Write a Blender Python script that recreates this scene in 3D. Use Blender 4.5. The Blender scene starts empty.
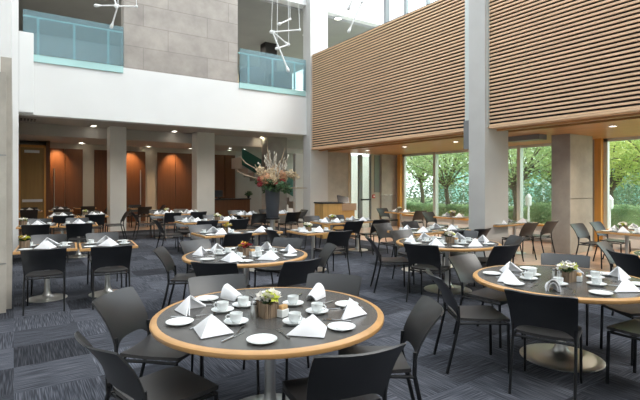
import bpy, bmesh, math, random
from mathutils import Vector, Matrix
R = math.radians; PI = math.pi; sin = math.sin; cos = math.cos
S = bpy.context.scene; COL = S.collection
random.seed(7)
# ---------------------------------------------------------------- camera
F = 456.0; HY = 185.5; H = 1.62; YAW = R(33.9)
cam = bpy.data.objects.new('camera', bpy.data.cameras.new('camera')); COL.objects.link(cam)
cam.data.sensor_width = 36; cam.data.lens = 36*F/640; cam.data.shift_y = (HY-200)/640
cam.data.clip_start = .05; cam.data.clip_end = 200
cam.location = (0, 0, H); cam.rotation_euler = (PI/2, 0, -YAW)
S.camera = cam
# ---------------------------------------------------------------- daylight
w = bpy.data.worlds.new('overcast_sky'); S.world = w; w.use_nodes = True
nt = w.node_tree; bg = nt.nodes['Background']
tc = nt.nodes.new('ShaderNodeTexCoord'); sx = nt.nodes.new('ShaderNodeSeparateXYZ'); cr = nt.nodes.new('ShaderNodeValToRGB')
nt.links.new(tc.outputs['Generated'], sx.inputs[0]); nt.links.new(sx.outputs['Z'], cr.inputs[0]); nt.links.new(cr.outputs[0], bg.inputs[0])
cr.color_ramp.elements[0].position = 0; cr.color_ramp.elements[0].color = (.84, .90, .92, 1)
cr.color_ramp.elements[1].position = .7; cr.color_ramp.elements[1].color = (.86, .93, 1.0, 1)
bg.inputs[1].default_value = 2.6
def lamp(kind, name, loc, energy, color=(1, 1, 1), size=.1, rot=(0, 0, 0), spot=R(90), blend=.6, sy=None):
    l = bpy.data.lights.new(name, kind); l.energy = energy; l.color = color
    if kind == 'AREA':
        l.size = size
        if sy: l.shape = 'RECTANGLE'; l.size_y = sy
    else: l.shadow_soft_size = size
    if kind == 'SPOT': l.spot_size = spot; l.spot_blend = blend
    o = bpy.data.objects.new(name, l); o.location = loc; o.rotation_euler = rot; COL.objects.link(o); return o
sun = lamp('SUN', 'soft_sun', (20, 5, 20), 2.2, (1, .96, .88), .5, (R(30), R(25), R(0)))
sun.data.angle = R(25)
S.view_settings.view_transform = 'Standard'; S.view_settings.look = 'None'
S.view_settings.gamma = 1; S.view_settings.use_curve_mapping = False
S.view_settings.exposure = 0.48
# ---------------------------------------------------------------- helpers
def Wp(px, d):
    """world x, y of the point seen in column px at depth d"""
    l = (px-320)/F*d
    return Vector((sin(YAW)*d + cos(YAW)*l, cos(YAW)*d - sin(YAW)*l))
def G(px, py, z=0): return Wp(px, (H-z)*F/(py-HY))
def XatY(px, Y):
    a = YAW + math.atan((px-320)/F); return Y*math.tan(a)
class MB:
    def __init__(s): s.v = []; s.f = []; s.m = []
    def add(s, vs, fs, mi=0, M=None):
        o = len(s.v)
        s.v += [tuple(M @ Vector(p)) if M else tuple(p) for p in vs]
        s.f += [tuple(i+o for i in f) for f in fs]; s.m += [mi]*len(fs); return s
    def box(s, x0, x1, y0, y1, z0, z1, mi=0, M=None):
        return s.add([(x0,y0,z0),(x1,y0,z0),(x1,y1,z0),(x0,y1,z0),(x0,y0,z1),(x1,y0,z1),(x1,y1,z1),(x0,y1,z1)],
            [(3,2,1,0),(4,5,6,7),(0,1,5,4),(1,2,6,5),(2,3,7,6),(3,0,4,7)], mi, M)
    def tube(s, pts, r, n=8, mi=0, M=None, rr=None, flat=1.0):
        pts = [Vector(p) for p in pts]; vs = []; fs = []
        for i, p in enumerate(pts):
            t = (pts[min(i+1, len(pts)-1)]-pts[max(i-1, 0)]).normalized()
            a = Vector((1, 0, 0)) if abs(t.x) < .8 else Vector((0, 1, 0))
            u = (a - t*a.dot(t)).normalized(); q = t.cross(u); ri = rr[i] if rr else r
            for k in range(n):
                an = 2*PI*k/n; vs.append(p+u*cos(an)*ri*flat+q*sin(an)*ri)
        for i in range(len(pts)-1):
            for k in range(n):
                fs.append((i*n+k, i*n+(k+1) % n, (i+1)*n+(k+1) % n, (i+1)*n+k))
        fs.append(tuple(range(n))[::-1]); fs.append(tuple(range((len(pts)-1)*n, len(pts)*n)))
        return s.add(vs, fs, mi, M)
    def lathe(s, prof, n=24, mi=0, M=None, cap=True):
        vs = []; fs = []
        for (r, z) in prof:
            for k in range(n):
                a = 2*PI*k/n; vs.append((r*cos(a), r*sin(a), z))
        for i in range(len(prof)-1):
            for k in range(n):
                fs.append((i*n+k, i*n+(k+1) % n, (i+1)*n+(k+1) % n, (i+1)*n+k))
        if cap and prof[0][0] > 1e-5: fs.append(tuple(range(n))[::-1])
        if cap and prof[-1][0] > 1e-5: fs.append(tuple(range((len(prof)-1)*n, len(prof)*n)))
        return s.add(vs, fs, mi, M)
    def shell(s, fn, nu, nv, th, mi=0, M=None):
        P = [[Vector(fn(-1+2*i/nu, j/nv)) for i in range(nu+1)] for j in range(nv+1)]
        vs = []; W_ = nu+1
        for sgn in (0, 1):
            for j in range(nv+1):
                for i in range(nu+1):
                    du = P[j][min(i+1, nu)]-P[j][max(i-1, 0)]; dv = P[min(j+1, nv)][i]-P[max(j-1, 0)][i]
                    n = du.cross(dv).normalized(); vs.append(P[j][i]+n*th*(sgn-.5))
        N = W_*(nv+1); fs = []
        for j in range(nv):
            for i in range(nu):
                a = j*W_+i; fs.append((a+1, a, a+W_, a+W_+1)); b = a+N; fs.append((b, b+1, b+W_+1, b+W_))
        for i in range(nu):
            a = i; fs.append((a, a+1, a+1+N, a+N)); a = nv*W_+i; fs.append((a+1, a, a+N, a+1+N))
        for j in range(nv):
            a = j*W_; fs.append((a+W_, a, a+N, a+W_+N)); a = j*W_+nu; fs.append((a, a+W_, a+W_+N, a+N))
        return s.add(vs, fs, mi, M)
    def build(s, name, mats, parent=None, smooth=True, bevel=0, ang=40, loc=None):
        me = bpy.data.meshes.new(name); me.from_pydata(s.v, [], s.f)
        for m in (mats if isinstance(mats, (list, tuple)) else [mats]): me.materials.append(m)
        me.polygons.foreach_set('material_index', s.m)
        if smooth:
            me.polygons.foreach_set('use_smooth', [True]*len(s.f)); me.set_sharp_from_angle(angle=R(ang))
        me.update()
        o = bpy.data.objects.new(name, me); COL.objects.link(o)
        if bevel:
            b = o.modifiers.new('bevel', 'BEVEL'); b.width = bevel; b.segments = 2; b.limit_method = 'ANGLE'
        if parent: o.parent = parent
        if loc is not None: o.location = loc
        return o
def tag(o, label, cat, group=None):
    o['label'] = label; o['category'] = cat
    if group: o['group'] = group
    return o
def thing(name, label, cat, loc=(0, 0, 0), rz=0, group=None):
    o = bpy.data.objects.new(name, None); COL.objects.link(o); o.location = loc; o.rotation_euler = (0, 0, rz)
    o.empty_display_size = .1
    return tag(o, label, cat, group)
def struct(o): o['kind'] = 'structure'; return o
def sbox(name, x0, x1, y0, y1, z0, z1, m, parent=None, bevel=0):
    o = MB().box(x0, x1, y0, y1, z0, z1).build(name, m, parent, smooth=False, bevel=bevel)
    if parent is None: struct(o)
    return o
def copy_tree(o, parent=None):
    c = o.copy(); COL.objects.link(c)
    if parent: c.parent = parent
    for ch in list(o.children): copy_tree(ch, c)
    return c
class Proto:
    """first call hands out the thing itself, later calls copies of it"""
    def __init__(s, o): s.o = o; s.used = False
    def put(s, loc, rz, label, cat, group, scale=None):
        if s.used:
            o = copy_tree(s.o)
        else: o = s.o; s.used = True
        o.location = loc; o.rotation_euler = (0, 0, rz)
        return tag(o, label, cat, group)
# ---------------------------------------------------------------- materials
def mat(name, col, rough=.5, metal=0, spec=.5, noise=None, bump=None, emit=None, coat=0):
    m = bpy.data.materials.new(name); m.use_nodes = True; n = m.node_tree.nodes; L = m.node_tree.links
    b = n['Principled BSDF']; b.inputs['Base Color'].default_value = (*col, 1); b.inputs['Roughness'].default_value = rough
    b.inputs['Metallic'].default_value = metal; b.inputs['Specular IOR Level'].default_value = spec
    b.inputs['Coat Weight'].default_value = coat
    if emit: b.inputs['Emission Color'].default_value = (*emit[0], 1); b.inputs['Emission Strength'].default_value = emit[1]
    if noise or bump:
        t = n.new('ShaderNodeTexCoord'); mp = n.new('ShaderNodeMapping'); L.new(t.outputs['Object'], mp.inputs[0])
    if noise:  # (scale, amount, stretch)
        sc, am, st = noise; mp.inputs['Scale'].default_value = st
        x = n.new('ShaderNodeTexNoise'); x.inputs['Scale'].default_value = sc; x.inputs['Detail'].default_value = 6; L.new(mp.outputs[0], x.inputs[0])
        r = n.new('ShaderNodeValToRGB'); L.new(x.outputs[0], r.inputs[0])
        r.color_ramp.elements[0].position = .3; r.color_ramp.elements[1].position = .7
        r.color_ramp.elements[0].color = tuple(c*(1-am) for c in col)+(1,); r.color_ramp.elements[1].color = tuple(min(1, c*(1+am)) for c in col)+(1,)
        L.new(r.outputs[0], b.inputs['Base Color'])
    if bump:
        x2 = n.new('ShaderNodeTexNoise'); x2.inputs['Scale'].default_value = bump[0]; L.new(t.outputs['Object'], x2.inputs[0])
        bb = n.new('ShaderNodeBump'); bb.inputs['Strength'].default_value = bump[1]; L.new(x2.outputs[0], bb.inputs['Height']); L.new(bb.outputs[0], b.inputs['Normal'])
    return m
one = (1, 1, 1)
M_white = mat('white_paint', (.80, .805, .80), .7, noise=(.7, .03, one))
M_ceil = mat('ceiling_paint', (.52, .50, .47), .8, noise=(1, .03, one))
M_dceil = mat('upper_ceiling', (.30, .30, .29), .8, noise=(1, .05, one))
M_pillar = mat('pillar_plaster', (.82, .81, .78), .7, noise=(1.2, .05, one))
M_chair = mat('chair_plastic', (.010, .011, .013), .42, spec=.75, bump=(900, .03))
M_seat = mat('chair_seat_plastic', (.026, .024, .024), .40, spec=.6, bump=(700, .05))  # seat colour lifted above the back to stand in for reflected light
M_leg = mat('chair_leg_steel', (.012, .013, .015), .35, metal=.2)
M_lam = mat('grey_laminate', (.085, .083, .08), .27, spec=.5, noise=(2, .12, one))
M_maple = mat('maple_edge', (.56, .31, .12), .3, noise=(6, .12, (1, 1, 6)))
M_steel = mat('brushed_steel', (.68, .68, .66), .36, metal=1)
M_dsteel = mat('cutlery_steel', (.45, .45, .45), .18, metal=1)
M_porc = mat('porcelain', (.80, .83, .83), .18, coat=.3, noise=(3, .01, one))
M_napkin = mat('napkin_cloth', (.90, .91, .94), .85, bump=(300, .15))
M_black = mat('black_backing', (.012, .010, .009), .8, noise=(2, .1, one))
M_slat = mat('slat_maple', (.80, .54, .34), .5, noise=(3, .13, (1, .25, 8)))
M_soffit = mat('soffit_wood', (.56, .29, .11), .35, noise=(2, .18, (8, .5, 1)))
M_jamb = mat('window_jamb_wood', (.62, .31, .07), .4, noise=(3, .12, (5, 5, .4)))
M_panel = mat('rust_wood_panel', (.13, .050, .018), .45, noise=(2, .15, (6, 6, .5)))
M_door = mat('olive_wood_door', (.30, .19, .065), .45, noise=(2, .1, (6, 6, .5)))
M_frame = mat('pale_frame', (.50, .47, .40), .5, noise=(2, .03, one))
M_mull = mat('window_mullion', (.62, .67, .65), .4, metal=.3, noise=(2, .03, one))
M_lect = mat('lectern_maple', (.62, .36, .12), .4, noise=(3, .1, (5, 5, .6)))
M_dark = mat('dark_plastic', (.02, .022, .028), .35, noise=(2, .05, one))
M_vase = mat('charcoal_vase', (.055, .062, .075), .5, noise=(3, .06, one))
M_grey = mat('grey_metal', (.25, .26, .27), .4, metal=.6, noise=(2, .05, one))
M_glow = mat('lamp_glow', (1, .95, .85), .5, emit=((1, .93, .8), 5))
M_bulb = mat('white_fitting', (.85, .87, .87), .4, noise=(2, .01, one))
M_red = mat('red_plastic', (.6, .03, .03), .4, noise=(2, .03, one))
M_bark = mat('grey_bark', (.16, .13, .10), .9, noise=(6, .3, (1, 1, .3)))
M_ground = mat('lawn', (.16, .22, .08), .9, noise=(5, .4, one))
M_path = mat('pale_paving', (.45, .44, .40), .8, noise=(3, .1, one))
M_box = mat('twig_box_wood', (.34, .25, .17), .8, noise=(30, .5, (1, 1, .15)))
M_bag = mat('upper_seat_fabric', (.03, .035, .04), .7, noise=(4, .1, one))
def flower_mat(n, c): return mat(n, c, .6, noise=(40, .12, one))
F_white = flower_mat('cream_petal', (.86, .82, .76)); F_green = flower_mat('lime_petal', (.50, .55, .06))
F_red = flower_mat('red_petal', (.42, .04, .05)); F_yel = flower_mat('yellow_petal', (.7, .45, .06)); F_leafd = flower_mat('dark_leaf', (.05, .11, .04))
F_peach = flower_mat('peach_plume', (.52, .27, .14)); F_buff = flower_mat('buff_plume', (.55, .43, .27)); F_pale = flower_mat('pale_bud', (.56, .52, .44)); F_twig = flower_mat('pale_twig', (.40, .30, .2))
def concrete(name, col, bx=None):
    m = mat(name, col, .75); n = m.node_tree.nodes; L = m.node_tree.links; b = n['Principled BSDF']
    t = n.new('ShaderNodeTexCoord'); x = n.new('ShaderNodeTexNoise'); x.inputs['Scale'].default_value = 1.6; x.inputs['Detail'].default_value = 8; x.inputs['Roughness'].default_value = .65
    L.new(t.outputs['Object'], x.inputs[0]); r = n.new('ShaderNodeValToRGB'); L.new(x.outputs[0], r.inputs[0])
    r.color_ramp.elements[0].position = .32; r.color_ramp.elements[1].position = .7
    r.color_ramp.elements[0].color = tuple(c*.8 for c in col)+(1,); r.color_ramp.elements[1].color = tuple(c*1.15 for c in col)+(1,)
    out = r.outputs[0]
    if bx:   # board marked courses in the x-z plane
        sp = n.new('ShaderNodeSeparateXYZ'); cb = n.new('ShaderNodeCombineXYZ'); L.new(t.outputs['Object'], sp.inputs[0])
        L.new(sp.outputs['X'], cb.inputs['X']); L.new(sp.outputs['Z'], cb.inputs['Y'])
        br = n.new('ShaderNodeTexBrick'); L.new(cb.outputs[0], br.inputs['Vector']); br.inputs['Scale'].default_value = 1
        br.inputs['Brick Width'].default_value = bx[0]; br.inputs['Row Height'].default_value = bx[1]; br.inputs['Mortar Size'].default_value = .012; br.inputs['Bias'].default_value = 0
        br.inputs['Color1'].default_value = (.92, .92, .92, 1); br.inputs['Color2'].default_value = (1.08, 1.08, 1.08, 1); br.inputs['Mortar'].default_value = (.78, .78, .78, 1); br.offset = .37
        mx = n.new('ShaderNodeMix'); mx.data_type = 'RGBA'; mx.blend_type = 'MULTIPLY'; mx.inputs[0].default_value = 1
        L.new(out, mx.inputs[6]); L.new(br.outputs[0], mx.inputs[7]); out = mx.outputs[2]
    L.new(out, b.inputs['Base Color'])
    bb = n.new('ShaderNodeBump'); bb.inputs['Strength'].default_value = .15; L.new(x.outputs[0], bb.inputs['Height']); L.new(bb.outputs[0], b.inputs['Normal'])
    return m
M_conc = concrete('concrete', (.36, .34, .31)); M_concb = concrete('board_marked_concrete', (.38, .345, .315), (1.9, .62)); M_concl = concrete('pale_concrete', (.45, .42, .37)); M_concw = concrete('warm_concrete', (.42, .38, .32))
M_colm = mat('column_paint', (.56, .55, .53), .6, noise=(1.3, .06, one))
def glassy(name, tint, a=.12, rough=.02, alpha_col=None):
    m = bpy.data.materials.new(name); m.use_nodes = True; n = m.node_tree.nodes; L = m.node_tree.links; n.clear()
    o = n.new('ShaderNodeOutputMaterial'); mx = n.new('ShaderNodeMixShader'); tr = n.new('ShaderNodeBsdfTransparent'); g = n.new('ShaderNodeBsdfPrincipled')
    tr.inputs[0].default_value = (*tint, 1); mx.inputs[0].default_value = a
    g.inputs['Base Color'].default_value = (*(alpha_col or tint), 1); g.inputs['Roughness'].default_value = rough
    t = n.new('ShaderNodeTexCoord'); x = n.new('ShaderNodeTexNoise'); x.inputs['Scale'].default_value = .4; L.new(t.outputs['Object'], x.inputs[0])
    mr = n.new('ShaderNodeMapRange'); mr.inputs['To Min'].default_value = a*.8; mr.inputs['To Max'].default_value = a*1.2; L.new(x.outputs[0], mr.inputs[0]); L.new(mr.outputs[0], mx.inputs[0])
    L.new(tr.outputs[0], mx.inputs[1]); L.new(g.outputs[0], mx.inputs[2]); L.new(mx.outputs[0], o.inputs[0]); return m
M_pane = glassy('window_glass', (.93, .98, .96), .05)
M_aqua = glassy('aqua_glass', (.70, .84, .87), .30, .08, (.36, .50, .55))
M_aquas = glassy('aqua_glass_edge', (.5, .8, .78), .9, .2, (.48, .76, .75))
M_teal = glassy('teal_stair_glass', (.35, .6, .52), .6, .1, (.10, .25, .21))
M_clear = glassy('tumbler_glass', (.9, .93, .93), .25, .03, (.8, .85, .85))
def carpet():
    m = mat('carpet_tiles', (.05, .055, .07), .95, spec=.1); n = m.node_tree.nodes; L = m.node_tree.links; b = n['Principled BSDF']
    t = n.new('ShaderNodeTexCoord'); T = .61
    def node(k, **a):
        q = n.new(k)
        for kk, v in a.items(): setattr(q, kk, v)
        return q
    sc = node('ShaderNodeVectorMath', operation='SCALE'); sc.inputs[3].default_value = 1/T; L.new(t.outputs['Object'], sc.inputs[0])
    fl = node('ShaderNodeVectorMath', operation='FLOOR'); L.new(sc.outputs[0], fl.inputs[0])
    wn = node('ShaderNodeTexWhiteNoise', noise_dimensions='3D'); L.new(fl.outputs[0], wn.inputs['Vector'])
    ck = node('ShaderNodeTexChecker'); ck.inputs['Scale'].default_value = 1; ck.inputs[1].default_value = (1, 1, 1, 1); ck.inputs[2].default_value = (0, 0, 0, 1)
    hf = node('ShaderNodeVectorMath', operation='ADD'); hf.inputs[1].default_value = (.5, .5, .5); L.new(fl.outputs[0], hf.inputs[0]); L.new(hf.outputs[0], ck.inputs[0])
    ns = []
    for st in ((120, 3.5, 1), (3.5, 120, 1)):
        mp = node('ShaderNodeMapping'); mp.inputs['Scale'].default_value = st; L.new(t.outputs['Object'], mp.inputs[0])
        x = node('ShaderNodeTexNoise'); x.inputs['Scale'].default_value = 1; x.inputs['Detail'].default_value = 1; L.new(mp.outputs[0], x.inputs[0]); ns.append(x)
    mx = node('ShaderNodeMix', data_type='FLOAT'); L.new(ck.outputs['Fac'], mx.inputs[0]); L.new(ns[0].outputs[0], mx.inputs[2]); L.new(ns[1].outputs[0], mx.inputs[3])
    r = node('ShaderNodeValToRGB'); L.new(mx.outputs[0], r.inputs[0]); e = r.color_ramp.elements
    e[0].position = .42; e[0].color = (.040, .043, .053, 1); e[1].position = .74; e[1].color = (.135, .143, .17, 1)
    mr = node('ShaderNodeMapRange'); mr.inputs['To Min'].default_value = .45; mr.inputs['To Max'].default_value = 1.4; L.new(wn.outputs['Value'], mr.inputs[0])
    v = node('ShaderNodeVectorMath', operation='SCALE'); L.new(r.outputs[0], v.inputs[0]); L.new(mr.outputs[0], v.inputs[3]); L.new(v.outputs[0], b.inputs['Base Color'])
    return m
M_carpet = carpet()
def planks():
    m = mat('tan_floor_tiles', (.5, .3, .2), .3, spec=.5); n = m.node_tree.nodes; L = m.node_tree.links; b = n['Principled BSDF']
    t = n.new('ShaderNodeTexCoord'); br = n.new('ShaderNodeTexBrick'); L.new(t.outputs['Object'], br.inputs[0]); br.inputs['Scale'].default_value = 1; br.offset = 0
    br.inputs['Brick Width'].default_value = .4; br.inputs['Row Height'].default_value = .4; br.inputs['Mortar Size'].default_value = .006
    br.inputs['Color1'].default_value = (.52, .34, .24, 1); br.inputs['Color2'].default_value = (.62, .42, .31, 1); br.inputs['Mortar'].default_value = (.25, .17, .12, 1)
    L.new(br.outputs[0], b.inputs['Base Color']); return m
M_tan = planks()
def leafmat(name, c1, c2):
    m = bpy.data.materials.new(name); m.use_nodes = True; n = m.node_tree.nodes; L = m.node_tree.links; n.clear()
    o = n.new('ShaderNodeOutputMaterial'); mx = n.new('ShaderNodeMixShader'); d = n.new('ShaderNodeBsdfDiffuse'); tr = n.new('ShaderNodeBsdfTranslucent'); mx.inputs[0].default_value = .45
    t = n.new('ShaderNodeTexCoord'); x = n.new('ShaderNodeTexNoise'); x.inputs['Scale'].default_value = 1.3; x.inputs['Detail'].default_value = 5; L.new(t.outputs['Object'], x.inputs[0])
    r = n.new('ShaderNodeValToRGB'); L.new(x.outputs[0], r.inputs[0]); r.color_ramp.elements[0].position = .35; r.color_ramp.elements[1].position = .65
    r.color_ramp.elements[0].color = (*c1, 1); r.color_ramp.elements[1].color = (*c2, 1)
    for s in (d, tr): L.new(r.outputs[0], s.inputs[0])
    L.new(d.outputs[0], mx.inputs[1]); L.new(tr.outputs[0], mx.inputs[2]); L.new(mx.outputs[0], o.inputs[0]); return m
M_leafA = leafmat('tree_leaf', (.30, .44, .20), (.68, .78, .44)); M_leafB = leafmat('yellow_green_leaf', (.36, .50, .16), (.84, .86, .34)); M_leafC = leafmat('shrub_leaf', (.07, .13, .08), (.24, .34, .20)); M_hedge = leafmat('hedge_leaf', (.24, .40, .20), (.66, .80, .50))  # shrub leaves are a darker green than the tree leaves

# ================================================================ SETTING
CX = 8.56                      # face of the pillar line
struct(MB().box(-.9, CX+.05, -5, 17.35, -.15, 0).build('floor', M_carpet, smooth=False))
struct(MB().box(CX+.05, 13.1, -5, 17.35, -.15, 0).box(-.9, 13.1, 17.35, 26.4, -.15, 0).box(13.1, 15, 13.6, 17.35, -.15, 0).build('floor', M_tan, smooth=False))
FY = 13.7; FT = 4.93; FB = 3.42
# left wall: white above, pale concrete facing below, stepping
sbox('wall_left', -.9, -.16, -5, 7.05, 0, 9.5, M_white)
sbox('wall_left', -.9, -.08, 7.05, 7.25, 0, 3.06, M_concl)
sbox('wall_left', -.9, -.14, 7.05, 7.25, 3.06, 9.5, M_white)
sbox('wall_left', -.9, -.02, 7.25, 13.2, 0, 3.3, M_concl); sbox('wall_left', -.9, -.03, 7.25, 13.2, 3.3, 9.5, M_white)
sbox('wall_left', -.9, .10, 13.2, FY, 0, 9.5, M_white)
sbox('wall_left', -.9, .05, FY, 26.4, 0, 3.42, M_pillar)
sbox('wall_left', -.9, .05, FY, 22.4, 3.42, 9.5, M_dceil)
for k, (zz) in enumerate((.62, 2.0)): sbox('trim_%d' % (k+1), -.3, -.078, 7.045, 7.052, zz, zz+.012, M_grey)
sbox('wall_back_light_block', -.9, 13.1, -5.3, -5, 0, 8.5, M_conc)  # unseen wall behind the camera, raised to block light from there
light_cut_strips = MB()  # unseen overhead strips, added to cut the sky light falling into the atrium
for k in range(9): light_cut_strips.box(-.9, CX+.9, -5+k*2.1, -5+k*2.1+1.0, 10.6, 10.9)
struct(light_cut_strips.build('ceiling', M_white, smooth=False))
# white balcony front
sbox('wall_far', .10, CX+.1, FY, FY+.35, FB, FT, M_white)
sbox('trim_3', .10, .42, FY-.18, FY, FB+.02, 5.45, M_white, bevel=.02)
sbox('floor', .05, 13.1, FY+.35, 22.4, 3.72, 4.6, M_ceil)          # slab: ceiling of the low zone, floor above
xa, xb = XatY(124, FY), XatY(238, FY)
sbox('wall_far', xa, xb, FY+.02, FY+.4, FT, 9.5, M_concb)
sbox('wall_far', .05, CX+.1, FY+.02, FY+.4, 8.02, 9.5, M_white)
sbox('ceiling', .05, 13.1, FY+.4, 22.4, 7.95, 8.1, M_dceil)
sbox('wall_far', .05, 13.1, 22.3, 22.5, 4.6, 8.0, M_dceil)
# dropped ceiling, back wall of rust panels
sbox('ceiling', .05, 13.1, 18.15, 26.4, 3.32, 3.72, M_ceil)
sbox('wall_far', .05, 12.6, 21.0, 21.2, 0, 3.32, M_frame)
BY = 20.95
for (a, b_) in ((46, 83), (94, 145.5), (157, 193), (214, 235)):
    x0, x1 = XatY(a, BY), XatY(b_, BY); n = 2
    for k in range(n):
        sbox('wall_panel', x0+(x1-x0)*k/n+.01, x0+(x1-x0)*(k+1)/n-.01, BY-.03, BY+.05, .05, 3.1, M_panel)
for px in (56, 130, 172):
    x = XatY(px, BY)
    l = lamp('SPOT', 'wall_washer', (x, BY-.55, 3.28), 150, (1, .60, .28), .05, (R(30), 0, 0), R(75), 1.0)
# olive door with frame and push bar
DY = 20.3
dr = struct(bpy.data.objects.new('door_1', None)); COL.objects.link(dr)
x0, x1 = XatY(20.5, DY), XatY(44, DY)
MB().box(x0, x1, DY, DY+.06, .02, 3.05).build('door_leaf', M_door, dr, smooth=False)
MB().box(x0-.06, x0, DY-.03, DY+.1, 0, 3.15).box(x1, x1+.06, DY-.03, DY+.1, 0, 3.15).box(x0-.06, x1+.06, DY-.03, DY+.1, 3.05, 3.15).build('door_frame', M_jamb, dr, smooth=False)
MB().box(x0+.05, x1-.05, DY-.07, DY-.01, 1.0, 1.1).build('push_bar', M_steel, dr, smooth=False)
MB().box(x0+.12, x0+.6, DY-.06, DY, 2.85, 2.95).build('door_closer', M_steel, dr, smooth=False)
sbox('wall_far', .05, x0-.05, DY, 21, 0, 3.32, M_frame); sbox('wall_far', x1+.06, x1+.2, DY, 21, 0, 3.32, M_panel)
# tall pull handles on the rust doors
for px in (54, 140):
    x = XatY(px, BY)
    hnd = MB().tube([(x, BY-.1, .75), (x, BY-.1, 2.3)], .02).box(x-.01, x+.01, BY-.1, BY-.03, .95, .97).box(x-.01, x+.01, BY-.1, BY-.03, 2.1, 2.12).build('trim_5' if px == 54 else 'trim_6', M_steel)
    struct(hnd)
# plaster pillars under the balcony
for i, (a, b_, Y) in enumerate(((110, 129.5, 17.45), (197, 218, 17.45), (268, 290.5, 17.45))):
    x0, x1 = XatY(a, Y), XatY(b_, Y); c = (x0+x1)/2; s = (x1-x0)*.84
    sbox('pillar', x0, x0+s, Y, Y+.62, 0, 3.72, M_pillar if i < 2 else M_conc, bevel=.01)
# beige wall and stair hall right of the rust panels
sbox('wall_far', XatY(236, 21), XatY(300, 21)+3, 20.99, 21.19, 0, 3.32, M_ceil)
# downlights: recessed rings
def downlight(x, y, z, desc, r=.085):
    t = thing('downlight', desc, 'light', (x, y, z), 0, 'round recessed downlights')
    MB().lathe([(r*1.25, 0), (r*1.25, -.012), (r, -.014), (r, -.002)], 16).build('trim_ring', M_bulb, t)
    MB().lathe([(r, -.003), (r, -.006), (.001, -.006)], 16).build('lens', M_glow, t)
    return t
def ceil_at(px, py, z):
    d = (z-H)*F/(HY-py); return Wp(px, d)
rowsL = [(94, 125.5, 3.72, 'balcony ceiling, leftmost in front row'), (88, 130, 3.72, 'balcony ceiling, left in second row'),
         (175, 131, 3.72, 'balcony ceiling, right of first pillar'), (162, 135.5, 3.72, 'balcony ceiling, left of middle pillar'),
         (240, 141.5, 3.72, 'balcony ceiling, right of middle pillar'), (258, 138, 3.72, 'balcony ceiling near the flower vase'),
         (81, 142.5, 3.32, 'dropped ceiling, leftmost'), (137, 149.5, 3.32, 'dropped ceiling right of first pillar'), (149, 146.5, 3.32, 'dropped ceiling between the pillars')]
rowsL += [(218, 152, 3.32, 'dropped ceiling right of middle pillar, nearest it'), (230, 148, 3.32, 'dropped ceiling, midway from middle pillar to vase'), (191, 152.5, 3.32, 'dropped ceiling just left of middle pillar'),
          (244, 149, 3.32, 'dropped ceiling left of the tall vase'), (76, 146.5, 3.32, 'dropped ceiling, second from left'), (73, 149.5, 3.32, 'dropped ceiling, rearmost at left'), (178, 151, 3.32, 'dropped ceiling over the rust panels at centre')]
for (px, py, z, dsc) in rowsL:
    p = ceil_at(px, py, z)
    if z > 3.5: p.y = min(p.y, 17.9)
    else: p.y = min(max(p.y, 18.4), 20.6)
    downlight(p.x, p.y, z, 'round lit downlight in the '+dsc)
for x, y in ((1.6, 15.6), (4.8, 15.6), (6.5, 15.0), (2.4, 19.3), (6.5, 19.3)):
    lamp('SPOT', 'downlight_and_fill', (x, y, 3.28 if y > 18 else 3.68), 60, (1, .86, .68), .08, (0, 0, 0), R(150), .8)
vt = MB(); p = ceil_at(28, 119, 3.7)
for k in range(5): vt.box(k*.09, k*.09+.05, 0, .5, 0, .02)
tag(vt.build('ceiling_vent', M_dark, None, smooth=False, loc=(p.x-.2, p.y-.1, 3.675)), 'dark slatted air vent in ceiling at far left under balcony', 'vent')

# ---- pillar line with the slatted screens
ZB, ZT = 2.92, 6.22; SX = 8.68
def pillar(x0, x1, y0, y1, m, z1=9.5): return sbox('pillar', x0, x1, y0, y1, 0, z1, m, bevel=.008)
YA, YB = 13.45, 6.27
pillar(8.63, 9.38, 13.45, 13.93, M_colm); pillar(CX, CX+.86, YB, YB+.43, M_colm)
def screen(y0, y1):
    n = 41; pitch = (ZT-ZB)/n; s = MB()
    s.box(SX+.05, SX+.30, y0, y1, ZB+.02, ZT, 1)
    for k in range(n): s.box(SX+.01, SX+.048, y0, y1, ZB+k*pitch+.004, ZB+k*pitch+pitch*.53, 0)
    s.box(SX-.01, SX+.34, y0, y1, ZB-.04, ZB-.005, 0)
    return struct(s.build('wall_right', [M_slat, M_black], None, smooth=False))
screen(YB+.43, 13.45); screen(-3, YB)
sbox('trim_7', CX+.02, CX+.12, YB+.43, YB+.55, 2.9, 9.4, M_mull); sbox('trim_8', CX, CX+.15, YB+.43, YB+.57, 2.45, 3.1, M_grey); sbox('trim_13', CX+.06, SX+.02, YB-.02, YB, 2.9, 9.4, M_mull)
# timber ceiling of the window bay with a dark slot
sbox('ceiling', SX+.75, 13.0, -3, 13.6, 2.84, 3.0, M_soffit); sbox('ceiling', SX+.3, SX+.75, -3, 13.6, 2.95, 3.05, M_black)
sbox('ceiling', SX+.3, SX+.42, -3, 13.6, 2.84, 3.0, M_soffit)
sbox('ceiling', 8.9, 13.0, -3, 13.6, 6.0, 6.2, M_white)
for i, y in enumerate((2.2, 4.4, 8.4, 10.4, 12.2)):
    downlight(SX+1.5, y, 2.84, 'round lit downlight in timber ceiling, %s' % ('nearest at the right edge', 'right of the square pillar', 'left of the square pillar', 'halfway to the lectern', 'above the lectern end')[i], .07)
for y in (0, 2.2, 4.4, 8.8, 10.8):
    lamp('SPOT', 'downlight_and_fill', (SX+1.5, y, 2.8), 130, (1, .88, .72), .08, (0, 0, 0), R(150), .8)  # warm fill spots added to brighten the window bay
sbox('trim_9', 10.3, 10.62, 6.05, 6.9, 2.72, 2.84, M_grey)
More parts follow.
